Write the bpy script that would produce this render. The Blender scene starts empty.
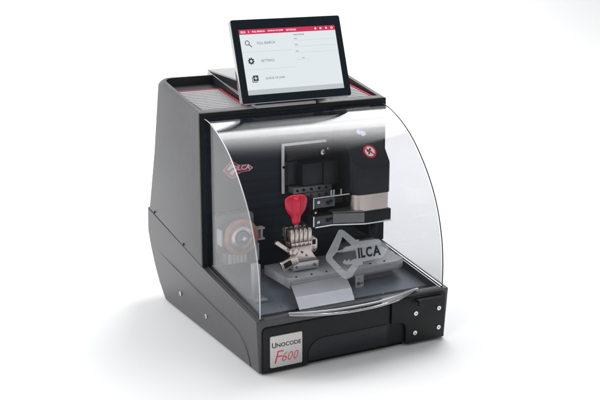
import bpy, bmesh, math, random
from mathutils import Vector, Matrix
random.seed(4)
S = bpy.context.scene
COL = S.collection
R = math.radians
W = .42

# ------------------------------------------------------------------ materials
def mat(name, col, rough=.5, metal=0., spec=.5, bump=0., bscale=400., var=0., vscale=30., aniso=None, coat=0.):
    m = bpy.data.materials.new(name); m.use_nodes = True
    nt = m.node_tree; b = nt.nodes['Principled BSDF']
    b.inputs['Base Color'].default_value = (*col, 1)
    b.inputs['Roughness'].default_value = rough
    b.inputs['Metallic'].default_value = metal
    b.inputs['Specular IOR Level'].default_value = spec
    b.inputs['Coat Weight'].default_value = coat
    b.inputs['Coat Roughness'].default_value = .05
    tc = nt.nodes.new('ShaderNodeTexCoord')
    mp = nt.nodes.new('ShaderNodeMapping')
    nt.links.new(tc.outputs['Object'], mp.inputs['Vector'])
    if aniso: mp.inputs['Scale'].default_value = aniso
    if bump:
        n = nt.nodes.new('ShaderNodeTexNoise'); n.inputs['Scale'].default_value = bscale
        n.inputs['Detail'].default_value = 3
        nt.links.new(mp.outputs[0], n.inputs['Vector'])
        bp = nt.nodes.new('ShaderNodeBump'); bp.inputs['Strength'].default_value = bump
        bp.inputs['Distance'].default_value = .0006
        nt.links.new(n.outputs['Fac'], bp.inputs['Height']); nt.links.new(bp.outputs[0], b.inputs['Normal'])
    if var:
        n = nt.nodes.new('ShaderNodeTexNoise'); n.inputs['Scale'].default_value = vscale
        n.inputs['Detail'].default_value = 4
        nt.links.new(mp.outputs[0], n.inputs['Vector'])
        r = nt.nodes.new('ShaderNodeValToRGB')
        r.color_ramp.elements[0].position = .3; r.color_ramp.elements[1].position = .7
        r.color_ramp.elements[0].color = (*[c*(1-var) for c in col], 1)
        r.color_ramp.elements[1].color = (*[min(1, c*(1+var)) for c in col], 1)
        nt.links.new(n.outputs['Fac'], r.inputs['Fac']); nt.links.new(r.outputs[0], b.inputs['Base Color'])
        mr = nt.nodes.new('ShaderNodeMapRange')
        mr.inputs['To Min'].default_value = rough*.88; mr.inputs['To Max'].default_value = min(1, rough*1.12)
        nt.links.new(n.outputs['Fac'], mr.inputs['Value']); nt.links.new(mr.outputs[0], b.inputs['Roughness'])
    return m

def sheet_mat(name, tint, f0=.03, power=5., rough=.02):
    """thin clear plastic: tinted transmission and a Schlick reflection"""
    m = bpy.data.materials.new(name); m.use_nodes = True
    nt = m.node_tree; nt.nodes.clear(); N = nt.nodes.new
    out = N('ShaderNodeOutputMaterial'); tr = N('ShaderNodeBsdfTransparent'); gl = N('ShaderNodeBsdfGlossy')
    tr.inputs['Color'].default_value = (*tint, 1); gl.inputs['Roughness'].default_value = rough
    tc = N('ShaderNodeTexCoord'); nz = N('ShaderNodeTexNoise'); nz.inputs['Scale'].default_value = 9; nz.inputs['Detail'].default_value = 6
    mr = N('ShaderNodeMapRange'); mr.inputs['From Min'].default_value = .35; mr.inputs['From Max'].default_value = .7
    mr.inputs['To Min'].default_value = rough*.7; mr.inputs['To Max'].default_value = rough*2.2
    nt.links.new(tc.outputs['Object'], nz.inputs['Vector']); nt.links.new(nz.outputs['Fac'], mr.inputs['Value']); nt.links.new(mr.outputs[0], gl.inputs['Roughness'])
    lw = N('ShaderNodeLayerWeight'); lw.inputs['Blend'].default_value = .5
    pw = N('ShaderNodeMath'); pw.operation = 'POWER'; pw.inputs[1].default_value = power
    ml = N('ShaderNodeMath'); ml.operation = 'MULTIPLY_ADD'; ml.inputs[1].default_value = 1-f0; ml.inputs[2].default_value = f0
    mx = N('ShaderNodeMixShader'); L = nt.links.new
    L(lw.outputs['Facing'], pw.inputs[0]); L(pw.outputs[0], ml.inputs[0]); L(ml.outputs[0], mx.inputs[0])
    L(tr.outputs[0], mx.inputs[1]); L(gl.outputs[0], mx.inputs[2]); L(mx.outputs[0], out.inputs[0])
    return m

def print_mat(name, col, opacity):
    m = bpy.data.materials.new(name); m.use_nodes = True
    nt = m.node_tree; b = nt.nodes['Principled BSDF']
    b.inputs['Base Color'].default_value = (*col, 1); b.inputs['Roughness'].default_value = .6
    b.inputs['Alpha'].default_value = opacity
    return m

def emit_mat(name, col, s=1.):
    m = bpy.data.materials.new(name); m.use_nodes = True
    b = m.node_tree.nodes['Principled BSDF']
    b.inputs['Base Color'].default_value = (.02, .02, .02, 1); b.inputs['Roughness'].default_value = .25
    b.inputs['Emission Color'].default_value = (*col, 1); b.inputs['Emission Strength'].default_value = s
    return m

M = dict(
    floor=mat('white_sweep', (.9, .9, .9), .7),
    panel=mat('grey_textured_paint', (.080, .080, .083), .42, bump=.3, bscale=1500, var=.09, vscale=60),
    base=mat('charcoal_textured_plastic', (.062, .062, .065), .38, bump=.3, bscale=1400, var=.10, vscale=50),
    black=mat('black_plastic', (.0085, .009, .0105), .38, bump=.2, bscale=1500, var=.15, vscale=40, spec=.27),
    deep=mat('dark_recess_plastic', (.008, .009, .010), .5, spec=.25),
    wall=mat('navy_black_steel', (.012, .022, .034), .42, .35, spec=.3, var=.35, vscale=5, aniso=(.6, 1, 22)),
    head=mat('satin_black_cover', (.008, .010, .014), .32, spec=.33),
    darkgrey=mat('dark_anodised_metal', (.085, .088, .095), .35, .5, var=.1, vscale=60),
    tray=mat('tray_dark_plastic', (.016, .019, .022), .42),
    steel=mat('brushed_steel', (.62, .62, .63), .22, 1, bump=.15, bscale=160, var=.08, vscale=40, aniso=(1, 1, 18)),
    band=mat('warm_brushed_steel', (.62, .55, .50), .25, 1, var=.03, vscale=60, aniso=(.3, .3, 22)),
    vise=mat('nickel_plated_brass', (.66, .58, .53), .17, 1, var=.08, vscale=120),
    table=mat('grey_anodised_plate', (.46, .47, .49), .42, .35, bump=.15, bscale=700, var=.07, vscale=60),
    chute=mat('grey_steel_sheet', (.27, .28, .305), .38, .35, var=.05, vscale=20),
    silver=mat('silver_trim', (.74, .74, .75), .2, 1),
    lid=mat('silver_grey_lid', (.38, .38, .39), .35, .4, var=.04, vscale=30),
    copper=mat('copper_disc', (.62, .33, .26), .34, .6, var=.15, vscale=120),
    copperdark=mat('worn_copper', (.42, .22, .18), .4, .7, var=.2, vscale=150),
    grey=mat('mid_grey_metal', (.22, .225, .23), .4, .5, var=.1, vscale=60),
    lightgrey=mat('light_grey_plastic', (.52, .53, .53), .45),
    redkey=mat('glossy_red_plastic', (.84, .002, .045), .25, coat=.35),
    darkred=mat('deep_red_print', (.42, .006, .02), .4),
    red=mat('red_print', (.70, .012, .045), .45),
    white=mat('white_print', (.82, .82, .82), .5),
    darkprint=mat('black_print', (.012, .012, .014), .5),
    bluegrey=mat('slate_blue_floor_plate', (.15, .18, .21), .34, var=.12, vscale=18),
    screenblack=mat('glossy_black_glass', (.003, .010, .018), .16, spec=.3),
    edge=mat('dark_gasket', (.03, .03, .032), .35),
    edgeglint=mat('acrylic_edge_glint', (.66, .67, .69), .18, .3),  # pale tone holds the bright glints of clear acrylic edges
    badge=mat('brushed_badge', (.62, .60, .59), .38, .5, var=.05, vscale=200),
    blue=mat('blue_print', (.01, .10, .28), .5),
    paleblue=mat('pale_blue', (.45, .62, .85), .5),
    matwhite=mat('pale_grey_rubber', (.36, .36, .37), .55, bump=.2, bscale=600),
    matdark=mat('grey_rubber', (.20, .16, .165), .6),
    matred=mat('red_rubber', (.62, .035, .07), .5),
    plum=mat('dark_red_edge', (.10, .008, .02), .45),
    shield=sheet_mat('clear_tinted_shield', (.945, .945, .955), .008, 3.6, .05),
    shieldside=sheet_mat('clear_side_shield', (.835, .837, .852), .03, 4.1, .06),
    lip=sheet_mat('thick_clear_acrylic', (.80, .82, .86), .34, 2.0, .06),
    shieldprint=print_mat('frosted_white_print', (.80, .83, .86), .21),
    shieldfaint=print_mat('frosted_grey_print', (.62, .65, .68), .36),
    shieldbright=print_mat('frosted_bright_print', (.9, .9, .9), .55),
    scr=emit_mat('lit_screen', (.79, .85, .875), .93),
    scrgrey=emit_mat('lit_screen_grey', (.55, .60, .63), .9),
    scrline=emit_mat('lit_screen_line', (.60, .66, .69), .9),
    scrred=emit_mat('lit_screen_red', (.66, .012, .09), .9),
    scrwhite=emit_mat('lit_screen_white', (1, .9, .92), .9),
    scrdark=emit_mat('screen_ink', (.012, .02, .03), 1),
    scrmid=emit_mat('screen_grey_ink', (.12, .14, .16), 1),
)

# ------------------------------------------------------------------ mesh helpers
def link_bm(name, bm, m, parent=None, smooth=False, mats=None):
    me = bpy.data.meshes.new(name)
    bmesh.ops.recalc_face_normals(bm, faces=bm.faces)
    bm.to_mesh(me); bm.free()
    for mm in (mats or [m]): me.materials.append(M[mm] if isinstance(mm, str) else mm)
    if smooth:
        for p in me.polygons: p.use_smooth = True
        try: me.set_sharp_from_angle(angle=R(35))
        except Exception: pass
    o = bpy.data.objects.new(name, me); COL.objects.link(o)
    if parent: o.parent = parent
    return o

def merge(bm, other):
    me = bpy.data.meshes.new('tmp'); other.to_mesh(me); other.free(); bm.from_mesh(me); bpy.data.meshes.remove(me)

def bevel_sharp(bm, w, seg=2, ang=30):
    bmesh.ops.recalc_face_normals(bm, faces=bm.faces)
    ed = [e for e in bm.edges if len(e.link_faces) == 2 and e.calc_face_angle(0) > R(ang)]
    if w > 0 and ed:
        bmesh.ops.bevel(bm, geom=ed, offset=w, segments=seg, profile=.6, affect='EDGES', clamp_overlap=True)

def pr(pts, axis, a, b, bev=0., seg=2):
    """prism: pts in the two other axes (order xyz without axis)"""
    bm = bmesh.new(); rows = []
    for v in (a, b):
        row = []
        for p in pts:
            c = {0: (v, p[0], p[1]), 1: (p[0], v, p[1]), 2: (p[0], p[1], v)}[axis]
            row.append(bm.verts.new(c))
        rows.append(row)
    n = len(pts)
    bm.faces.new(rows[0]); bm.faces.new(rows[1][::-1])
    for i in range(n): bm.faces.new((rows[0][i], rows[1][i], rows[1][(i+1) % n], rows[0][(i+1) % n]))
    bevel_sharp(bm, bev, seg)
    return bm

def box(x0, x1, y0, y1, z0, z1, bev=0., seg=2):
    return pr([(x0, y0), (x1, y0), (x1, y1), (x0, y1)], 2, z0, z1, bev, seg)

def cyl(c, r, h, axis=1, n=32, bev=0., r2=None):
    bm = bmesh.new()
    bmesh.ops.create_cone(bm, cap_ends=True, segments=n, radius1=r, radius2=r if r2 is None else r2, depth=h)
    if axis == 1: bmesh.ops.rotate(bm, verts=bm.verts, matrix=Matrix.Rotation(R(90), 3, 'X'))
    if axis == 0: bmesh.ops.rotate(bm, verts=bm.verts, matrix=Matrix.Rotation(R(90), 3, 'Y'))
    bevel_sharp(bm, bev, 2, 60)
    bmesh.ops.translate(bm, verts=bm.verts, vec=c)
    return bm

def join(*bms):
    b = bms[0]
    for o in bms[1:]: merge(b, o)
    return b

def tube(pts, r, n=8, closed=False):
    bm = bmesh.new(); rings = []
    P = [Vector(p) for p in pts]
    for i, p in enumerate(P):
        d = (P[min(i+1, len(P)-1)] - P[max(i-1, 0)]).normalized()
        a = d.cross(Vector((.13, .07, 1)) if abs(d.z) < .95 else Vector((1, 0, 0))).normalized(); b = d.cross(a)
        rings.append([bm.verts.new(p + a*math.cos(t)*r + b*math.sin(t)*r) for t in [2*math.pi*k/n for k in range(n)]])
    for q in range(len(rings)-1):
        for k in range(n): bm.faces.new((rings[q][k], rings[q][(k+1) % n], rings[q+1][(k+1) % n], rings[q+1][k]))
    bm.faces.new(rings[0][::-1]); bm.faces.new(rings[-1])
    return bm

def rrect(x0, x1, y0, y1, r, n=5, corners=(1, 1, 1, 1)):
    """corner order: bl br tr tl"""
    out = []
    cs = [(x0, y0, 1, 1, 180), (x1, y0, -1, 1, 270), (x1, y1, -1, -1, 0), (x0, y1, 1, -1, 90)]
    for k, (cx, cy, sx, sy, a0) in enumerate(cs):
        if not corners[k]: out.append((cx, cy)); continue
        rr = r*corners[k]
        for i in range(n+1):
            a = R(a0 + 90*i/n)
            out.append((cx+sx*rr+math.cos(a)*rr, cy+sy*rr+math.sin(a)*rr))
    return out

def boolean(o, cutter_bm, cm=None):
    c = link_bm('cutter', cutter_bm, cm or 'deep')
    if cm and M[cm].name not in [m.name for m in o.data.materials]: o.data.materials.append(M[cm])
    md = o.modifiers.new('b', 'BOOLEAN'); md.operation = 'DIFFERENCE'; md.object = c; md.solver = 'EXACT'
    md.material_mode = 'TRANSFER'
    dg = bpy.context.evaluated_depsgraph_get(); dg.update()
    me = bpy.data.meshes.new_from_object(o.evaluated_get(dg))
    o.modifiers.clear(); old = o.data; nm = old.name; o.data = me; bpy.data.meshes.remove(old); me.name = nm
    cd = c.data; bpy.data.objects.remove(c); bpy.data.meshes.remove(cd)

def curve_mesh(name, splines, m, parent, extrude, frame):
    """flat filled shape with holes; frame = Matrix taking local (u,v,w) to world"""
    cu = bpy.data.curves.new(name, 'CURVE'); cu.dimensions = '2D'; cu.fill_mode = 'BOTH'; cu.extrude = extrude
    for pts in splines:
        sp = cu.splines.new('POLY'); sp.points.add(len(pts)-1)
        for q, p in zip(sp.points, pts): q.co = (p[0], p[1], 0, 1)
        sp.use_cyclic_u = True
    return _conv(name, cu, m, parent, frame)

def _conv(name, cu, m, parent, frame, fit=None, bend=None, shear=0):
    t = bpy.data.objects.new('tmp', cu); COL.objects.link(t)
    dg = bpy.context.evaluated_depsgraph_get(); dg.update()
    me = bpy.data.meshes.new_from_object(t.evaluated_get(dg)); bpy.data.objects.remove(t); bpy.data.curves.remove(cu)
    me.name = name; me.materials.clear(); me.materials.append(M[m])
    if fit:
        xs = [v.co.x for v in me.vertices]; ys = [v.co.y for v in me.vertices]
        x0, x1, y0, y1 = min(xs), max(xs), min(ys), max(ys)
        for v in me.vertices:
            a = (v.co.x-x0)/(x1-x0); b = (v.co.y-y0)/(y1-y0)
            v.co.x = fit[0]+a*(fit[1]-fit[0]) + shear*b*(fit[3]-fit[2]); v.co.y = fit[2]+b*(fit[3]-fit[2])
    me.transform(frame)
    o = bpy.data.objects.new(name, me); COL.objects.link(o); o.parent = parent
    return o

def text(name, s, m, parent, fit, frame, extrude=.0002, shear=0, bold=0.):
    cu = bpy.data.curves.new(name, 'FONT'); cu.body = s; cu.size = 1; cu.extrude = .001; cu.offset = bold
    cu.resolution_u = 3
    o = _conv(name, cu, m, parent, Matrix.Identity(4), fit, None, shear)
    zs = [v.co.z for v in o.data.vertices]; zm = max(zs) or 1
    for v in o.data.vertices: v.co.z = v.co.z/zm*extrude
    o.data.transform(frame)
    return o

FRONT = lambda y: Matrix(((1, 0, 0, 0), (0, 0, -1, y), (0, 1, 0, 0), (0, 0, 0, 1)))   # u->x v->z w->-y

def empty(name, loc=(0, 0, 0)):
    o = bpy.data.objects.new(name, None); COL.objects.link(o); o.location = loc; o.empty_display_size = .05
    return o

# ------------------------------------------------------------------ the setting: white sweep
bm = bmesh.new(); prof = [(-4.0, 0.)]
prof += [(2.6, 0.)] + [(2.6+1.6*math.sin(R(a)), 1.6-1.6*math.cos(R(a))) for a in range(6, 91, 6)] + [(4.2, 5.)]
rows = [[bm.verts.new((x, y, z)) for y, z in prof] for x in (-6, 10)]
for i in range(len(prof)-1): bm.faces.new((rows[0][i], rows[1][i], rows[1][i+1], rows[0][i+1]))
fl = link_bm('floor', bm, 'floor', smooth=True); fl['kind'] = 'structure'

# ------------------------------------------------------------------ the machine
K = empty('key_cutting_machine')
K['label'] = 'charcoal bench-top key cutting machine with curved clear shield and tilted touch display'
K['category'] = 'key machine'

# --- base: side profile extruded, slightly drawn in towards the bottom
zt = lambda y: .104+.146*y if y < .245 else .1398+(y-.245)*.18
bp = [(0, .0035), (0, .104), (.245, zt(.245)), (.549, .1945), (.552, .14), (.537, .105), (.520, .065), (.501, .032), (.481, .009), (.462, .0035)]
bm = pr(bp, 0, 0, W)
for v in bm.verts:
    k = max(0, 1 - v.co.z/.10)
    v.co.x += .006*k*(1 if v.co.x < W/2 else -1)
    if v.co.y < .01: v.co.y += .002*k
bmesh.ops.recalc_face_normals(bm, faces=bm.faces)
ed = [e for e in bm.edges if all(v.co.y > .475 for v in e.verts) and all(v.co.z < .1940 or v.co.y > .54 for v in e.verts) and abs(e.verts[0].co.x-e.verts[1].co.x) < .01]
bmesh.ops.bevel(bm, geom=ed, offset=.020, segments=5, profile=.5, affect='EDGES', clamp_overlap=True)
bevel_sharp(bm, .0022, 3, 40)
base = link_bm('base', bm, 'base', K, True)
boolean(base, pr([(.014, .085), (.246, .112), (.246, .25), (.014, .25)], 0, .012, W-.012), 'deep')
# underside cut-outs of the front skirt
boolean(base, pr(rrect(.104, .3165, -.03, .0095, .0), 1, -.02, .05), 'black')

link_bm('contact_shadow_plate', box(.016, W-.016, .012, .45, .0, .0045), 'deep', base)  # black inset plate added to make the contact shadow under the base
# front panel with badge, drawer front, corner block
fp = rrect(.012, .2835, .0035, .0905, .008, 5, (0, 0, 0, 1))
fp = [(.012, .0036), (.1035, .0036), (.1035, .0105), (.2835, .0105), (.2835, .0905)] + [p for p in fp if p[0] < .03 and p[1] > .05]
panel = link_bm('front_panel', pr(fp, 1, -.0022, .006, .0008, 2), 'black', K, True)
dr = [(.1045, .0112), (.2765, .0112), (.2765, .053)] + [(.137-.0325*math.sin(R(a)), .053-.032+.032*math.cos(R(a))) for a in range(0, 91, 10)]
drawer = link_bm('drawer_front', pr(dr, 1, -.0036, -.0015, .0006, 2), 'head', panel, True)
groove = link_bm('panel_gap', tube([(.0112, -.0004, .003), (.0112, -.0004, .083), (.0128, -.0004, .0885), (.0185, -.0004, .0912), (.284, -.0004, .0912), (.284, -.0004, .053)], .0009), 'deep', panel)
blk = [(.2855, .0985), (.4095, .0985), (.4085, .006), (.3185, .006), (.3185, .038), (.3165, .045), (.311, .0505), (.303, .0525), (.2855, .0525)]
block = link_bm('corner_block', pr(blk, 1, -.006, .006, .0009, 2), 'black', K, True)
link_bm('recess_panel', box(.2775, .3175, .0005, .01, .010, .052), 'deep', block)

def screw(parent, c, r=.0042, axis=1, name='screw', m='silver'):
    d = Vector((0, -1, 0)) if axis == 1 else Vector((-1, 0, 0)) if axis == 0 else Vector((0, 0, 1))
    c = Vector(c)
    b = cyl(c + d*.0008, r, .0024, axis, 24, .0006)
    o = link_bm(name, b, m, parent, True)
    link_bm('hex_socket', cyl(c + d*.00205, r*.30, .0004, axis, 6), 'deep', o)
    return o
for x, z in ((.340, .066), (.394, .068), (.339, .026), (.3945, .028)): screw(block, (x, -.006, z), .0047)
latch = link_bm('latch_handle', join(box(.338, .398, -.016, -.0055, .0905, .0955, .0008), box(.338, .346, -.0205, -.0155, .085, .0955, .0008), box(.346, .398, -.0185, -.0155, .0915, .0955, .0008)), 'black', block, True)
link_bm('latch_slot', box(.332, .402, -.0066, -.0055, .0868, .0972), 'deep', block)

# side screws and the moulded line on the left flank
for y, z in ((.368, .047), (.235, .040)): screw(base, (.0006 + .006*max(0, 1-z/.1)-.0008, y, z), .0046, 0)
link_bm('moulded_line', tube([(.0005, .50, .112), (.0006, .40, .098), (.0006, .30, .085), (.0008, .20, .074), (.0008, .12, .066), (.0008, .08, .058), (.0022, .055, .043), (.0040, .042, .022), (.0050, .036, .005)], .0006), 'base', base)

# badge
bd = link_bm('badge', pr(rrect(.0255, .0915, .0125, .0735, .003), 1, -.0046, -.0018, .0006), 'badge', panel, True)
F = FRONT(-.0046)
text('lettering', 'U', 'darkprint', bd, (.0290, .0375, .0505, .0610), F, .0002, 0, .02)
text('lettering', 'NOCODE', 'darkprint', bd, (.0385, .0885, .0510, .0590), F, .0002, 0, .02)
for ch, x0, x1, z0, z1 in (('F', .034, .0465, .0205, .0440), ('6', .0480, .0575, .0225, .0390), ('0', .0595, .0690, .0225, .0385), ('0', .0715, .0805, .0225, .0385)):
    text('red_numeral', ch, 'red', bd, (x0, x1, z0, z1), F, .0002, .28, -.012)

# --- upper body
bo = [(.2455, .1405), (.2455, .448), (.455, .4885), (.470, .484), (.507, .329), (.5475, .1965)]
bm = pr(bo, 0, 0, W)
bmesh.ops.recalc_face_normals(bm, faces=bm.faces)
ed = [e for e in bm.edges if all(v.co.y > .45 for v in e.verts) and abs(e.verts[0].co.x-e.verts[1].co.x) < 1e-5 and all(v.co.z > .19 for v in e.verts)]
bmesh.ops.bevel(bm, geom=ed, offset=.022, segments=7, profile=.5, affect='EDGES')
ed = [e for e in bm.edges if e.calc_face_angle(0) > R(40)]
bmesh.ops.bevel(bm, geom=ed, offset=.0018, segments=2, profile=.5, affect='EDGES')
body = link_bm('body_housing', bm, 'panel', K, True)
for x0, x1, c in ((.010, .121, (0, 0, 0, 1)), (.299, .410, (0, 0, 1, 0))):
    b = pr(rrect(x0, x1, .258, .452, .022, 6, c), 2, .3, .6)
    # sloped bottom: level liner shelf, then back wall
    g = bmesh.ops.bisect_plane(b, geom=b.verts[:]+b.edges[:]+b.faces[:], plane_co=(0, .258, .4430), plane_no=(0, -.14, 1), clear_inner=True)
    bmesh.ops.holes_fill(b, edges=[e for e in b.edges if e.is_boundary])
    boolean(body, b, 'tray')
ff = link_bm('front_fascia', join(box(.0, W, .2405, .2452, .4385, .4475, .0006), box(0, .0098, .2405, .2452, .1415, .4383), box(W-.0098, W, .2405, .2452, .1415, .4383)), 'deep', body)
for y, z in ((.499, .193), (.337, .163)): screw(body, (.0002, y, z), .0028, 0, m='deep')
lid = link_bm('top_lid', pr([(.272, .455), (.272, .4925), (.482, .4965), (.488, .470)], 0, .1235, .2965, .0015), 'lid', body, True)
link_bm('lid_side_panel', pr([(.276, .462), (.276, .489), (.478, .4935), (.478, .4920)], 0, .1222, .1232), 'deep', lid)
link_bm('lid_trim', tube([(.1222, .262, .4520), (.1222, .478, .4935)], .0012), 'silver', lid)

# tray mats
def tray_mat(x0, x1, label):
    o = empty('tray_mat', ((x0+x1)/2, .32, .452)); o['label'] = label; o['category'] = 'tray mat'
    o['group'] = 'ribbed mats in the two top trays'
    zz = lambda y: .4432+(y-.258)*.14
    def slab(a, b, y0, y1, t0, t1):
        m_ = pr([(y0, zz(y0)+t0), (y1, zz(y1)+t0), (y1, zz(y1)+t1), (y0, zz(y0)+t1)], 0, a, b)
        bmesh.ops.translate(m_, verts=m_.verts, vec=-o.location); return m_
    link_bm('mat_base', slab(x0, x1, .262, .405, 0, .0008), 'matdark', o)
    for q_ in ((x0+.001, x0+.004, .265, .402), (x1-.004, x1-.001, .265, .402), (x0+.0045, x1-.0045, .4005, .4035), (x0+.0045, x1-.0045, .2625, .2650)):
        link_bm('mat_border', slab(*q_, .0009, .0030), 'matred', o)
    s = None
    for k in range(13):
        y = .2665+k*.0104
        q = slab(x0+.0075, x1-.0075, y, y+.0072, .0009, .0026)
        s = q if s is None else join(s, q)
    link_bm('ribs', s, 'matwhite', o)
tray_mat(.013, .118, 'white ribbed mat with red edges in the open left tray behind the shield')
tray_mat(.302, .407, 'white ribbed mat with red edges in the right tray, mostly hidden by the display')

# --- interior
wl = link_bm('back_panel', box(.0102, W-.0102, .2412, .2450, .115, .438), 'wall', K)
flr = link_bm('chip_tray', pr([(.0145, .0872), (.0145, .0900), (.2405, .1180), (.2405, .115)], 0, .0125, W-.0125), 'bluegrey', K)
link_bm('tray_front_strip', pr([(.0146, .0902), (.0146, .0912), (.052, .0958), (.052, .0948)], 0, .0128, W-.0128), 'black', flr)
for s in (0, 1):
    x = .0105 if not s else W-.0105
    link_bm('rail', join(tube([(x, .004, .1058), (x, .242, .1412)], .0016), tube([(x+(-.006 if s else .006), .004, .1052), (x+(-.006 if s else .006), .242, .1408)], .001)), 'silver' if s else 'edge', base, True)

# red emblem on the back wall, and the frosted print on the shield (same shape)
def wpt(x, y):
    px, py = x/6.25+320, y/6.25+222
    return (.147+(px-325)*.00217, .212-.000323*(px-325)-.00206*(py-253))
def P(*a): return [((wpt(x, y)[0]-.147)/.138, (wpt(x, y)[1]-.158)/.0945) for x, y in a]
OUT = P((135, 72), (150, 67), (168, 73), (232, 122), (250, 118), (250, 129), (374, 113), (432, 163), (386, 218), (262, 244), (258, 262), (236, 264), (188, 332), (168, 343), (146, 343), (126, 334), (42, 243), (36, 228), (40, 208))
H1 = P((152, 106), (200, 152), (186, 160), (168, 160), (158, 168), (148, 176), (112, 184))
H2 = P((104, 194), (140, 192), (222, 180), (226, 226), (200, 232), (184, 243), (178, 228), (165, 243), (150, 233), (136, 252), (160, 262), (196, 258), (160, 300), (148, 300), (78, 228), (78, 218))
def mapx(pts, x0, x1, z0, z1, sk=0.): return [(x0+u*(x1-x0), z0+v*(z1-z0)+sk*(u*(x1-x0))) for u, v in pts]

lg = empty('maker_emblem'); lg.parent = wl
Fw = FRONT(.2412)
bx = (.046, .113, .314, .351)
lg_o = curve_mesh('maker_emblem', [mapx(OUT, *bx)], 'darkred', wl, .0004, Fw); bpy.data.objects.remove(lg)
cx, cz = (bx[0]+bx[1])/2, (bx[2]+bx[3])/2
def shrink(pts, k, c): return [(c[0]+(p[0]-c[0])*k, c[1]+(p[1]-c[1])*k) for p in pts]
rim_o = mapx(OUT, *bx); rim_a = shrink(rim_o, .95, (cx-.003, cz)); rim_b = shrink(rim_o, .90, (cx-.003, cz))
curve_mesh('emblem_border', [rim_a, rim_b], 'white', lg_o, .0006, Fw)
curve_mesh('emblem_mark', [mapx(P((150, 112), (84, 212), (122, 214), (150, 182), (200, 168)), *bx)], 'white', lg_o, .0006, Fw)
curve_mesh('emblem_mark', [mapx(P((212, 200), (160, 208), (122, 262), (158, 300)), *bx)], 'white', lg_o, .0006, Fw)
text('lettering', 'SILCA', 'white', lg_o, (.069, .1055, .3285, .3385), Fw, .0007, .15, .02)

# --- shield
SP = [(.243, .4365), (.225, .4345), (.205, .429), (.175, .4165), (.14, .396), (.11, .3715), (.08, .3395), (.055, .3065), (.035, .271), (.02, .232), (.010, .190), (.006, .150), (.006, .1075)]
def catmull(p, n=6):
    out = []
    for i in range(len(p)-1):
        a, b, c, d = p[max(i-1, 0)], p[i], p[i+1], p[min(i+2, len(p)-1)]
        for k in range(n):
            t = k/n
            out.append(tuple(.5*((2*b[j])+(-a[j]+c[j])*t+(2*a[j]-5*b[j]+4*c[j]-d[j])*t*t+(-a[j]+3*b[j]-3*c[j]+d[j])*t**3) for j in (0, 1)))
    return out+[p[-1]]
SC = catmull(SP)
def sy(z):
    for (y0, z0), (y1, z1) in zip(SC, SC[1:]):
        if z1 <= z <= z0: return y0+(y1-y0)*(z0-z)/(z0-z1+1e-9)
    return SC[-1][0]
def offs(c, d):
    out = []
    for i, p in enumerate(c):
        a = Vector(c[max(i-1, 0)]); b = Vector(c[min(i+1, len(c)-1)]); t = (b-a).normalized()
        nrm = Vector((-t.y, t.x)); out.append((p[0]+nrm.x*d, p[1]+nrm.y*d))
    return out
XL, XR = .0112, W-.0112
sh = empty('clear_shield'); 
inner = offs(SC, .0028)
if inner[40][1] > SC[40][1]: inner = offs(SC, -.0028)
ring = SC + inner[::-1]
shell = pr(ring, 0, XL, XR)
sho = link_bm('shield', shell, 'shield', K, True); bpy.data.objects.remove(sh)
for x0, x1 in ((XL+.0002, XL+.0026), (XR-.0026, XR-.0002)):
    prof = inner[1:] + [(.243, .1415)]
    prof = [(max(y, .0), z) for y, z in prof]
    link_bm('side_window', pr(prof, 0, x0, x1), 'shieldside', sho)
link_bm('shield_edge', tube([(XL-.0006, y, z) for y, z in offs(SC, 0)], .0009), 'edgeglint', sho, True)  # highlight along the left edge put into its pale colour
link_bm('shield_edge', tube([(XR+.0006, y, z) for y, z in offs(SC, 0)], .00125), 'edge', sho, True)

# lip at the bottom of the shield: a curved clear flange with two ridges added for glints
def liparc(dep, n=28):
    pts = []
    for i in range(n+1):
        t = i/n; x = .066+t*(.352-.066)
        e = min(t, 1-t)
        y = .006-dep*(1-abs(2*t-.92)**2.3 if abs(2*t-.92) < 1 else 0)
        pts.append((x, min(y, .006)))
    return pts
oa, ia = liparc(.046), liparc(.016)
bm = bmesh.new(); n = len(oa); V = []
for z in (.1062, .1100):
    V.append(([bm.verts.new((x, y, z)) for x, y in oa], [bm.verts.new((x, y+.0045 if y > .0 else y, z)) for x, y in ia]))
for i in range(n-1):
    (o0, i0), (o1, i1) = V
    bm.faces.new((o0[i], o0[i+1], i0[i+1], i0[i])); bm.faces.new((o1[i], i1[i], i1[i+1], o1[i+1]))
    bm.faces.new((o0[i], o1[i], o1[i+1], o0[i+1])); bm.faces.new((i0[i], i0[i+1], i1[i+1], i1[i]))
bm.faces.new((V[0][0][0], V[0][1][0], V[1][1][0], V[1][0][0])); bm.faces.new((V[0][0][-1], V[1][0][-1], V[1][1][-1], V[0][1][-1]))
lip = link_bm('grip_lip', bm, 'lip', sho, True)
link_bm('lip_ridge', tube([(x, y, .1085) for x, y in oa], .0024), 'lip', lip, True)
link_bm('lip_ridge', tube([(x, y, .1105) for x, y in liparc(.030)], .0018), 'edgeglint', lip, True)  # pale ridge: the lip's white glint put into its colour

# frosted print on the shield (follows the curved sheet)
def drape(o, off=.0012, zs=None):
    for v in o.data.vertices: v.co.y = sy(v.co.z)-off+(v.co.y)
    return o
bx2 = (.147, .285, .158, .2525)
F0 = FRONT(0)
def dense(pts, k=4):
    out = []
    for a, b in zip(pts, pts[1:]+pts[:1]):
        for i in range(k): out.append((a[0]+(b[0]-a[0])*i/k, a[1]+(b[1]-a[1])*i/k))
    return out
fr = drape(curve_mesh('frosted_emblem', [dense(mapx(s, *bx2)) for s in (OUT, H1, H2)], 'shieldprint', sho, .0002, F0))
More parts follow.
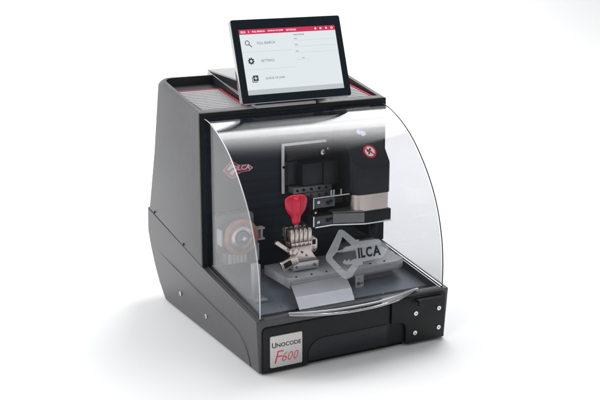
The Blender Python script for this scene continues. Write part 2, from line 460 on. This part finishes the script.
# emblem letters: dark wall-coloured shapes standing in for cut-outs in the frosted band
for ch, a, b, c, d in (('I', 236, 246, 166, 224), ('L', 253, 279, 163, 220), ('C', 285, 323, 158, 215), ('A', 328, 378, 150, 208)):
    drape(text('letter', ch, 'wall', fr, (wpt(a, 0)[0], wpt(b, 0)[0], wpt((a+b)/2, d)[1], wpt((a+b)/2, c)[1]), F0, .0002, 0, .03), .0018)

# --- work table
TB = link_bm('work_table', pr([(.116, .092), (.366, .100), (.386, .112), (.392, .205), (.114, .198)], 2, .1215, .140, .0012), 'table', K, True)
link_bm('table_support', box(.155, .360, .115, .235, .105, .1213), 'grey', TB)
link_bm('table_lip', pr([(.120, .0905), (.364, .0985), (.364, .0965), (.120, .0885)], 2, .1265, .1345), 'table', TB)
for k in range(7): screw(TB, (.135+k*.034, .101+.0012*k, .1396), .0021, 2, m='deep')
for k in range(7): screw(TB, (.150+k*.034, .187, .1396), .0021, 2, m='grey')
cb = bmesh.new(); CP = [(.0905, .1308, .1175, .2385), (.050, .1195, .1062, .2275), (.046, .1180, .1050, .2262), (.016, .1075, .0965, .2150)]
cv_ = [[cb.verts.new((x, y, z-d)) for d in (0, .0016) for x in (xa, xb)] for y, z, xa, xb in CP]
for a_, b_ in zip(cv_, cv_[1:]):
    cb.faces.new((a_[0], a_[1], b_[1], b_[0])); cb.faces.new((a_[2], b_[2], b_[3], a_[3]))
    cb.faces.new((a_[0], b_[0], b_[2], a_[2])); cb.faces.new((a_[1], a_[3], b_[3], b_[1]))
for e_ in (cv_[0], cv_[-1]): cb.faces.new((e_[0], e_[1], e_[3], e_[2]))
CH = link_bm('chute_plate', cb, 'chute', K)
pk = empty('x'); bpy.data.objects.remove(pk)
cl = link_bm('caution_sticker', box(.263, .282, .0935, .0945, .0975, .1255), 'lightgrey', TB)
link_bm('key_symbol', join(cyl((.270, .0932, .108), .0036, .0006), box(.2735, .280, .0930, .0934, .1068, .1092), cyl((.270, .0932, .118), .0010, .0006)), 'blue', cl)
link_bm('rear_stop', pr([(.300, .205), (.392, .205), (.392, .238), (.300, .238)], 2, .1405, .150, .001), 'table', TB)
# floor lumps left of table
link_bm('pillar', join(box(.052, .066, .115, .130, .1025, .172, .001), box(.048, .074, .100, .132, .1015, .106, .0008)), 'table', flr)
screw(flr, (.060, .1145, .115), .0022)
for x, y in ((.085, .07), (.098, .115), (.072, .165), (.105, .05), (.30, .05)): screw(flr, (x, y, .0885+(y)*.124), .0022, 2, m='silver')

# --- key clamp (vise)
cv = empty('e'); bpy.data.objects.remove(cv)
CB = link_bm('key_clamp', join(box(.143, .199, .128, .178, .1425, .1590, .0012), box(.139, .203, .135, .172, .1405, .1425)), 'steel', K, True)
link_bm('clamp_body', join(pr([(.146, .1592), (.1985, .1592), (.191, .169), (.1855, .178), (.1855, .190), (.144, .190), (.144, .172)], 1, .132, .172, .0012), box(.1385, .1845, .136, .168, .1902, .2000, .0012)), 'vise', CB, True)
jaw = None
for k in range(5):
    x = .1385+k*.0095
    p = [(x, .2004), (x+.0080, .2004), (x+.0080, .219), (x+.0062, .2255), (x+.0018, .2270), (x, .223)]
    q = pr(p, 1, .1300, .146, .0007); q2 = pr(p, 1, .1515, .170, .0007)
    jaw = join(q, q2) if jaw is None else join(jaw, q, q2)
link_bm('jaw', jaw, 'vise', CB, True)
link_bm('jaw_teeth', join(*[pr([(.141+k*.0095, .1925), (.1448+k*.0095, .1992), (.1375+k*.0095, .1992)], 1, .1275, .1318) for k in range(5)]), 'vise', CB)
link_bm('jaw_core', box(.1385, .184, .146, .1515, .2002, .216), 'deep', CB)
lv = pr(rrect(0, .034, -.0042, .0042, .0015), 1, .1225, .130, .0008)
bmesh.ops.rotate(lv, verts=lv.verts, matrix=Matrix.Rotation(R(38), 3, 'Y')); bmesh.ops.translate(lv, verts=lv.verts, vec=(.104, 0, .208))
link_bm('lever', lv, 'vise', CB, True)
fl_ = pr(rrect(-.0185, .0185, -.0100, .0100, .004), 1, .111, .119, .0014)
bmesh.ops.rotate(fl_, verts=fl_.verts, matrix=Matrix.Rotation(R(-20), 3, 'Y')); bmesh.ops.translate(fl_, verts=fl_.verts, vec=(.1265, 0, .1665))
flap = link_bm('lock_flap', fl_, 'vise', CB, True)
w_ = pr(rrect(-.010, .007, -.0058, .0058, .002), 1, .1104, .1112)
bmesh.ops.rotate(w_, verts=w_.verts, matrix=Matrix.Rotation(R(-20), 3, 'Y')); bmesh.ops.translate(w_, verts=w_.verts, vec=(.1235, 0, .1655))
link_bm('flap_window', w_, 'deep', flap)
link_bm('lever_pivot', join(cyl((.138, .124, .186), .0095, .016, 1, 28, .001), cyl((.138, .115, .186), .004, .004, 1, 20)), 'vise', CB, True)
link_bm('side_bracket', join(pr([(.1862, .180), (.190, .174), (.1965, .173), (.2005, .178), (.2005, .199), (.1900, .2075), (.1862, .2075)], 1, .136, .152, .0010), box(.1862, .1990, .152, .164, .186, .200, .0008)), 'vise', CB, True)
screw(CB, (.1945, .1358, .182), .0026)
link_bm('bracket_slot', box(.1890, .1965, .1354, .1359, .189, .199), 'deep', CB)
screw(CB, (.150, .1278, .150), .0026, m='grey'); screw(CB, (.190, .1278, .150), .0032, m='grey'); screw(CB, (.164, .1315, .178), .0022, m='grey'); screw(CB, (.174, .1315, .170), .0016, m='grey')

# --- red key in the clamp: a thing of its own
KY = empty('red_headed_key', (.160, .149, .20))
KY['label'] = 'glossy red plastic-headed key standing upright in the metal clamp'; KY['category'] = 'key'
hw = [(.0, .0085, .0065), (.012, .0090, .0070), (.018, .0105, .0072), (.0235, .0160, .0080), (.030, .0208, .0086), (.039, .0238, .0090), (.047, .0247, .0090), (.053, .0243, .0084), (.0572, .0222, .0070), (.0602, .0150, .0048), (.0612, .0070, .0028)]
hw = [(a, b, c) for a, b, c in catmull3(hw)] if False else hw
bm = bmesh.new(); rings = []; n = 48
for dz, w, d in hw:
    ring_ = []
    for k in range(n):
        a = 2*math.pi*k/n; cx_, sx_ = math.cos(a), math.sin(a)
        x = w*math.copysign(abs(cx_)**.9, cx_)
        q_ = abs(x)/max(w, .008); gv = min(1, max(0, (dz-.006)/.02)); rid = 1+gv*(.65*math.exp(-(q_/.17)**2)-.42*math.exp(-((q_-.38)/.13)**2))
        y = d*sx_*rid*(1-.25*abs(cx_))
        ring_.append(bm.verts.new((x, y, .029+dz)))
    rings.append(ring_)
for q in range(len(rings)-1):
    for k in range(n): bm.faces.new((rings[q][k], rings[q][(k+1) % n], rings[q+1][(k+1) % n], rings[q+1][k]))
bm.faces.new(rings[0]); bm.faces.new(rings[-1])
kh = link_bm('key_head', bm, 'redkey', KY, True)
for p in kh.data.polygons: p.use_smooth = True
sd = kh.modifiers.new('s', 'SUBSURF'); sd.levels = 1; sd.render_levels = 1
link_bm('key_blade', box(-.004, .004, -.0013, .0013, .0165, .0295, .0004), 'steel', KY)

# --- spindle head
hp = rrect(.291, .378, .150, .2408, .024, 8, (1, .35, 0, 0))
hb = pr(hp, 2, .2705, .436)
bmesh.ops.bisect_plane(hb, geom=hb.verts[:]+hb.edges[:]+hb.faces[:], plane_co=(0, .150, .325), plane_no=(0, -.110, .085), clear_outer=True)
bmesh.ops.holes_fill(hb, edges=[e for e in hb.edges if e.is_boundary])
bevel_sharp(hb, .0012, 2, 35)
HD = link_bm('spindle_head', hb, 'head', K, True)
link_bm('steel_band', pr(rrect(.2925, .3765, .1515, .2405, .023, 10, (1, .35, 0, 0)), 2, .2365, .2702), 'band', HD, True)
link_bm('head_plinth', pr([(.254, .172), (.316, .148), (.378, .148), (.378, .240), (.254, .240)], 2, .2135, .2362, .0008), 'black', HD, True)
link_bm('plinth_edge', pr([(.2135, .168), (.254, .1705), (.316, .1465), (.3785, .1465), (.3785, .1495), (.317, .1495), (.255, .174), (.2135, .172)], 2, .2105, .2130), 'silver', HD)
# sloped face frame for stickers: origin at crease, u->x, v->up slope
sl = Vector((0, .085, .110)).normalized(); nn = Vector((0, -.110, .085)).normalized()
def slope(u, v): 
    o_ = Vector((u, .150, .325)) + sl*v + nn*.0001
    return Matrix(((1, sl.x, nn.x, o_.x), (0, sl.y, nn.y, o_.y), (0, sl.z, nn.z, o_.z), (0, 0, 0, 1)))
def circ(r, c=(0, 0), n=40): return [(c[0]+r*math.cos(2*math.pi*k/n), c[1]+r*math.sin(2*math.pi*k/n)) for k in range(n)]
SF = slope(.340, .036)
st = curve_mesh('warning_sticker', [circ(.0145)], 'red', HD, .0003, SF)
curve_mesh('sticker_field', [circ(.0108)], 'white', st, .0005, SF)
curve_mesh('hand_symbol', [[(-.006, -.005), (-.003, -.0065), (.000, -.002), (.004, -.006), (.006, -.004), (.002, .002), (.005, .006), (.002, .0075), (-.002, .003), (-.0065, .003), (-.0065, .0005), (-.003, -.001)]], 'darkprint', st, .0007, SF)
curve_mesh('prohibition_bar', [[(-.0085, .0065), (-.0065, .0085), (.0085, -.0065), (.0065, -.0085)]], 'red', st, .0009, SF)
SF2 = slope(.334, .078)
ms = curve_mesh('pale_blue_shape', [[(-.010, .004), (-.003, .009), (.001, .004), (-.001, -.002), (-.006, -.002)]], 'paleblue', HD, .0003, SF2)  # two small pale blue shapes on the sloped face
curve_mesh('pale_blue_shape', [[(.002, .006), (.010, .003), (.011, -.004), (.004, -.007), (-.001, -.004)]], 'paleblue', HD, .0003, SF2)
link_bm('gauge_box', box(.352, .372, .190, .2405, .172, .2100, .001), 'deep', HD, True)
link_bm('gauge_knob', join(cyl((.362, .186, .190), .0065, .008, 1, 24, .0008), cyl((.362, .181, .190), .003, .003, 1, 16)), 'black', HD, True)

# --- key holder jaws of the head
JW = link_bm('gripper_arm', join(box(.2105, .2905, .190, .236, .250, .2708, .001), box(.2115, .2535, .192, .236, .2136, .2345, .001)), 'black', K, True)
link_bm('lower_arm_plate', pr([(.2545, .192), (.2545, .1705), (.312, .1478), (.3135, .150), (.300, .192)], 2, .2365, .2385, .0004), 'grey', JW)
link_bm('plinth_face_plate', pr([(.2550, .1712), (.3150, .1477), (.3146, .1467), (.2546, .1702)], 2, .2150, .2350, .0002), 'grey', JW)
link_bm('upper_jaw', join(box(.2115, .259, .170, .1895, .2505, .270, .001)), 'darkgrey', JW, True)
link_bm('lower_jaw', join(box(.2125, .2535, .170, .1915, .2136, .2335, .001)), 'darkgrey', JW, True)
link_bm('jaw_plate', join(box(.2085, .303, .168, .232, .2712, .2732, .0004), box(.2085, .2103, .168, .190, .2500, .2710), box(.2085, .2110, .168, .190, .2136, .2350)), 'silver', JW)
link_bm('jaw_spine', box(.212, .232, .1925, .236, .2347, .2498), 'deep', JW)
for x, z, r, m_ in ((.2205, .263, .0034, 'silver'), (.2205, .222, .0034, 'silver'), (.243, .2595, .0042, 'deep'), (.250, .262, .0034, 'deep'), (.243, .2235, .0042, 'deep'), (.250, .225, .003, 'deep')):
    screw(JW, (x, .1698, z), r, m=m_)
for x in (.262, .268, .285): link_bm('pin', cyl((x, .19, .2762), .0022, .006, 2, 12), 'silver', JW, True)
screw(JW, (.214, .1698, .2425), .0024); 

# --- optical reader unit on the back wall
OP = link_bm('reader_unit', join(box(.175, .292, .2375, .2410, .272, .372, .0006)), 'deep', K)
link_bm('reader_frame', join(box(.1735, .1785, .2330, .2372, .2715, .3735, .0004), box(.1785, .274, .2330, .2372, .3685, .3735, .0004)), 'white', OP)
link_bm('reader_head', join(box(.179, .203, .222, .2370, .291, .338, .0010), box(.2035, .249, .203, .2370, .2900, .3345, .0015)), 'head', OP, True)
link_bm('reader_cover', box(.2495, .285, .200, .2370, .2880, .3355, .002), 'black', OP, True)
link_bm('reader_top', box(.182, .262, .226, .2370, .3395, .362, .001), 'black', OP, True)
rb = link_bm('reader_rail', box(.188, .276, .212, .2370, .2735, .2865, .001), 'grey', OP, True)
for x in (.196, .210, .228, .246, .262): screw(rb, (x, .2118, .280), .0028, m='deep')
screw(OP, (.2845, .225, .284), .007, m='black'); screw(OP, (.260, .222, .351), .0058, m='silver'); screw(OP, (.277, .230, .356), .0036); screw(OP, (.243, .2255, .350), .0034, m='black')
screw(OP, (.176, .2328, .326), .0026, m='deep')

# --- cutting wheel
WH = link_bm('cutter_mount', join(pr(rrect(.024, .104, .168, .247, .008), 1, .222, .2405, .001), box(.034, .080, .205, .2405, .150, .172, .001)), 'grey', K, True)
link_bm('vent_block', join(*[box(.0395+k*.0078, .0455+k*.0078, .2000, .2046, .1525, .1705, .0004) for k in range(5)]), 'lightgrey', WH)
link_bm('mount_bracket', join(box(.101, .121, .207, .222, .2120, .2155, .0005), box(.112, .116, .207, .222, .194, .2120), box(.104, .121, .207, .222, .1905, .194, .0005), box(.100, .107, .205, .218, .150, .186, .001)), 'lightgrey', WH)
link_bm('guard_edge', box(.0235, .0265, .2005, .222, .190, .222, .0006), 'lightgrey', WH)
wc = (.0655, .2, .2045)
CW = link_bm('cutting_wheel', cyl(wc, .0365, .006, 1, 64, .0012), 'copper', WH, True)
link_bm('copper_step', cyl((wc[0], .1968, wc[2]), .0285, .002, 1, 56, .0006), 'copperdark', CW, True)
link_bm('wheel_ring', cyl((wc[0], .1958, wc[2]), .0230, .003, 1, 48, .0012), 'silver', CW, True)
link_bm('dark_ring', cyl((wc[0], .1942, wc[2]), .0155, .002, 1, 40, .0004), 'deep', CW, True)  # dark disc between the silver ring and the hub
link_bm('wheel_hub', join(cyl((wc[0], .1932, wc[2]), .0125, .004, 1, 40, .0008), cyl((wc[0], .1895, wc[2]), .0085, .006, 1, 6, .0008)), 'grey', CW, True)
link_bm('wheel_bolt', join(cyl((wc[0], .1855, wc[2]), .0050, .004, 1, 24, .0006)), 'silver', CW, True)

# --- display
DW, DH, DT = .2450, .1675, .013
b0 = Vector((.090, .2365, .4585)); up = Vector((0, .0545, .1580)).normalized(); ux = Vector((1, 0, 0)); dn = ux.cross(up).normalized()
if dn.y > 0: dn = -dn
DF = Matrix(((ux.x, up.x, dn.x, b0.x), (ux.y, up.y, dn.y, b0.y), (ux.z, up.z, dn.z, b0.z), (0, 0, 0, 1)))
def dsl(u0, u1, v0, v1, w0, w1, bev=0., r=.004):
    b = pr(rrect(u0, u1, v0, v1, r) if r else [(u0, v0), (u1, v0), (u1, v1), (u0, v1)], 2, w0, w1, bev)
    bmesh.ops.transform(b, matrix=DF, verts=b.verts); return b
DS = link_bm('touch_display', dsl(0, DW, 0, DH, -DT, -.0022, .001, .005), 'silver', K, True)
link_bm('bezel', dsl(.0008, DW-.0004, .0012, DH-.0004, -.0021, 0, .0005, .004), 'screenblack', DS, True)
u0, u1, v0, v1 = .0150, DW-.0150, .0170, DH-.0205
SW, SH = u1-u0, v1-v0
SCR = link_bm('screen', dsl(u0, u1, v0, v1, .0001, .0003, 0, 0), 'scr', DS)
def ui(name, a, b, c, d, m, w=.0005, parent=SCR):  # fractions from top-left
    return link_bm(name, dsl(u0+a*SW, u0+b*SW, v1-d*SH, v1-c*SH, .0003, w, 0, 0), m, parent)
tb = ui('title_bar', 0, 1, 0, .075, 'scrred')
ui('status_bar', 0, 1, .925, 1, 'scrgrey')
def uitext(s, a, b, c, d, m, parent=SCR, bold=0., name='lettering'):
    return text(name, s, m, parent, (u0+a*SW, u0+b*SW, v1-d*SH, v1-c*SH), DF @ Matrix.Translation((0, 0, .0006)), .0001, 0, bold)
uitext('FULL SEARCH', .165, .345, .195, .235, 'scrmid')
uitext('SETTINGS', .180, .315, .470, .507, 'scrmid')
uitext('QUEUE OF JOBS', .195, .395, .745, .785, 'scrmid')
uitext('MACHINE', .55, .66, .105, .128, 'scrdark')
for a, b, c in ((.54, .985, .205), (.54, .99, .300), (.54, .99, .395), (.53, .68, .505)): ui('rule', a, b, c, c+.005, 'scrline')
for a, b, c in ((0.0, .52, .345), (.0, .53, .615)): ui('rule', a, b, c, c+.005, 'scrline')
for c in (.17, .262, .365): uitext('000', .548, .580, c, c+.018, 'scrmid')
uitext('000', .60, .63, .475, .490, 'scrmid')
uitext('SILCA', .015, .065, .022, .055, 'scrwhite', tb, .03)
uitext('i', .093, .100, .022, .055, 'scrwhite', tb, .03)
uitext('FULL SEARCH', .13, .26, .025, .050, 'scrwhite', tb, .03)
uitext('QUEUE OF JOBS', .29, .45, .025, .050, 'scrwhite', tb, .03)
uitext('SETTINGS', .48, .585, .025, .050, 'scrwhite', tb, .03)
def uicurve(name, spl, m, parent=SCR): return curve_mesh(name, [[(u0+a*SW, v1-b*SW) for a, b in s] for s in spl], m, parent, .0001, DF @ Matrix.Translation((0, 0, .0006)))
AS = SH/SW
def ang(c, r, n=24): return [(c[0]+r*math.cos(2*math.pi*k/n), c[1]+r*math.sin(2*math.pi*k/n)) for k in range(n)]
for a in (.79, .845, .905): uicurve('tool_icon', [ang((a, .037*AS), .010, 10)], 'scrwhite', tb)
uicurve('tool_icon', [ang((.965, .037*AS), .012, 16), ang((.965, .037*AS), .006, 16)], 'scrwhite', tb)
c = (.066, .205*AS)
uicurve('magnifier_icon', [ang(c, .023), ang(c, .0165)], 'scrdark')
uicurve('magnifier_icon', [[(c[0]+.014, c[1]+.019), (c[0]+.019, c[1]+.014), (c[0]+.043, c[1]+.037), (c[0]+.037, c[1]+.043)]], 'scrdark')
c = (.078, .485*AS); g = []
for k in range(32):
    r_ = .034 if k % 4 in (0, 1) else .025; a = 2*math.pi*(k+.5)/32
    g.append((c[0]+r_*math.cos(a), c[1]+r_*math.sin(a)))
uicurve('gear_icon', [g, ang(c, .012)], 'scrdark')
c = (.094, .755*AS); q = .026
sq = lambda s, o=(0, 0): [(c[0]+o[0]-s, c[1]+o[1]-s), (c[0]+o[0]+s, c[1]+o[1]-s), (c[0]+o[0]+s, c[1]+o[1]+s), (c[0]+o[0]-s, c[1]+o[1]+s)]
pl = [(-.004, -.016), (.004, -.016), (.004, -.004), (.016, -.004), (.016, .004), (.004, .004), (.004, .016), (-.004, .016), (-.004, .004), (-.016, .004), (-.016, -.004), (-.004, -.004)]
uicurve('page_icon', [sq(q, (.004, -.004)), [(c[0]+.004+a, c[1]-.004+b) for a, b in pl]], 'scrdark')
uicurve('page_icon', [[(c[0]-.034, c[1]-.018), (c[0]-.028, c[1]-.018), (c[0]-.028, c[1]+.028), (c[0]+.022, c[1]+.028), (c[0]+.022, c[1]+.034), (c[0]-.034, c[1]+.034)]], 'scrdark')
link_bm('display_bracket', join(box(.120, .252, .2372, .262, .4485, .4545, .0008), box(.150, .270, .250, .285, .4545, .4700, .001)), 'lid', DS, True)

# ------------------------------------------------------------------ camera
yaw, pit, f = .4905, .2491, 1114.9
fw = Vector((math.sin(yaw)*math.cos(pit), math.cos(yaw)*math.cos(pit), -math.sin(pit)))
rt = Vector((math.cos(yaw), -math.sin(yaw), 0)); uu = rt.cross(fw)
pos = Vector((.21, .25, .2)) - fw*2.2887 + rt*.0111 + uu*.0492
cd = bpy.data.cameras.new('Camera'); co = bpy.data.objects.new('Camera', cd); COL.objects.link(co)
co.matrix_world = Matrix(((rt.x, uu.x, -fw.x, pos.x), (rt.y, uu.y, -fw.y, pos.y), (rt.z, uu.z, -fw.z, pos.z), (0, 0, 0, 1)))
cd.sensor_width = 36; cd.lens = f/600*36; cd.clip_end = 100; cd.clip_start = .05
S.camera = co

# ------------------------------------------------------------------ light: studio softboxes
def area(name, loc, target, sx, sy_, L, col=(1, 1, 1)):
    l = bpy.data.lights.new(name, 'AREA'); l.shape = 'RECTANGLE'; l.size = sx; l.size_y = sy_
    l.energy = L*math.pi*sx*sy_; l.color = col
    o = bpy.data.objects.new(name, l); COL.objects.link(o); o.location = loc
    d = Vector(target)-Vector(loc); o.rotation_euler = d.to_track_quat('-Z', 'Y').to_euler()
    return o
top = area('softbox_overhead', (1.40, 1.15, 2.6), (1.40, 1.15, 0), 1.5, 2.5, 7.5)
top.rotation_euler = (0, 0, R(-28))
top.data.use_nodes = True; nt = top.data.node_tree; em = nt.nodes['Emission']
ge = nt.nodes.new('ShaderNodeNewGeometry'); sx = nt.nodes.new('ShaderNodeSeparateXYZ'); rp = nt.nodes.new('ShaderNodeMapRange')
rp.interpolation_type = 'SMOOTHSTEP'; rp.inputs['From Min'].default_value = 0; rp.inputs['From Max'].default_value = .42
rp.inputs['To Min'].default_value = .02; rp.inputs['To Max'].default_value = 1.
nt.links.new(ge.outputs['Parametric'], sx.inputs[0]); nt.links.new(sx.outputs['Y'], rp.inputs['Value']); nt.links.new(rp.outputs[0], em.inputs['Strength'])
area('softbox_back_left', (-1.7, 1.9, 2.6), (-.3, .4, 0), 1.5, 1.5, 3.2)
area('softbox_front_left', (-2.2, -1.5, 1.9), (.2, .1, .2), .7, 1.3, 5.5)
area('softbox_side', (-2.4, 1.3, 1.1), (0, .3, .2), 1.8, 1.8, 4.5)
area('backdrop_lamp', (2.2, 1.4, 3.4), (2.6, 3.6, .6), 5.0, 1.2, 3.0)
w = bpy.data.worlds.new('World'); S.world = w; w.use_nodes = True
bg = w.node_tree.nodes['Background']; bg.inputs[0].default_value = (.96, .98, 1, 1); bg.inputs[1].default_value = .42
S.view_settings.view_transform = 'Standard'; S.view_settings.look = 'None'
S.view_settings.exposure = 0; S.view_settings.gamma = 1
S.render.engine = 'CYCLES'
S.cycles.transparent_max_bounces = 24; S.cycles.max_bounces = 10
S.cycles.sample_clamp_indirect = 4
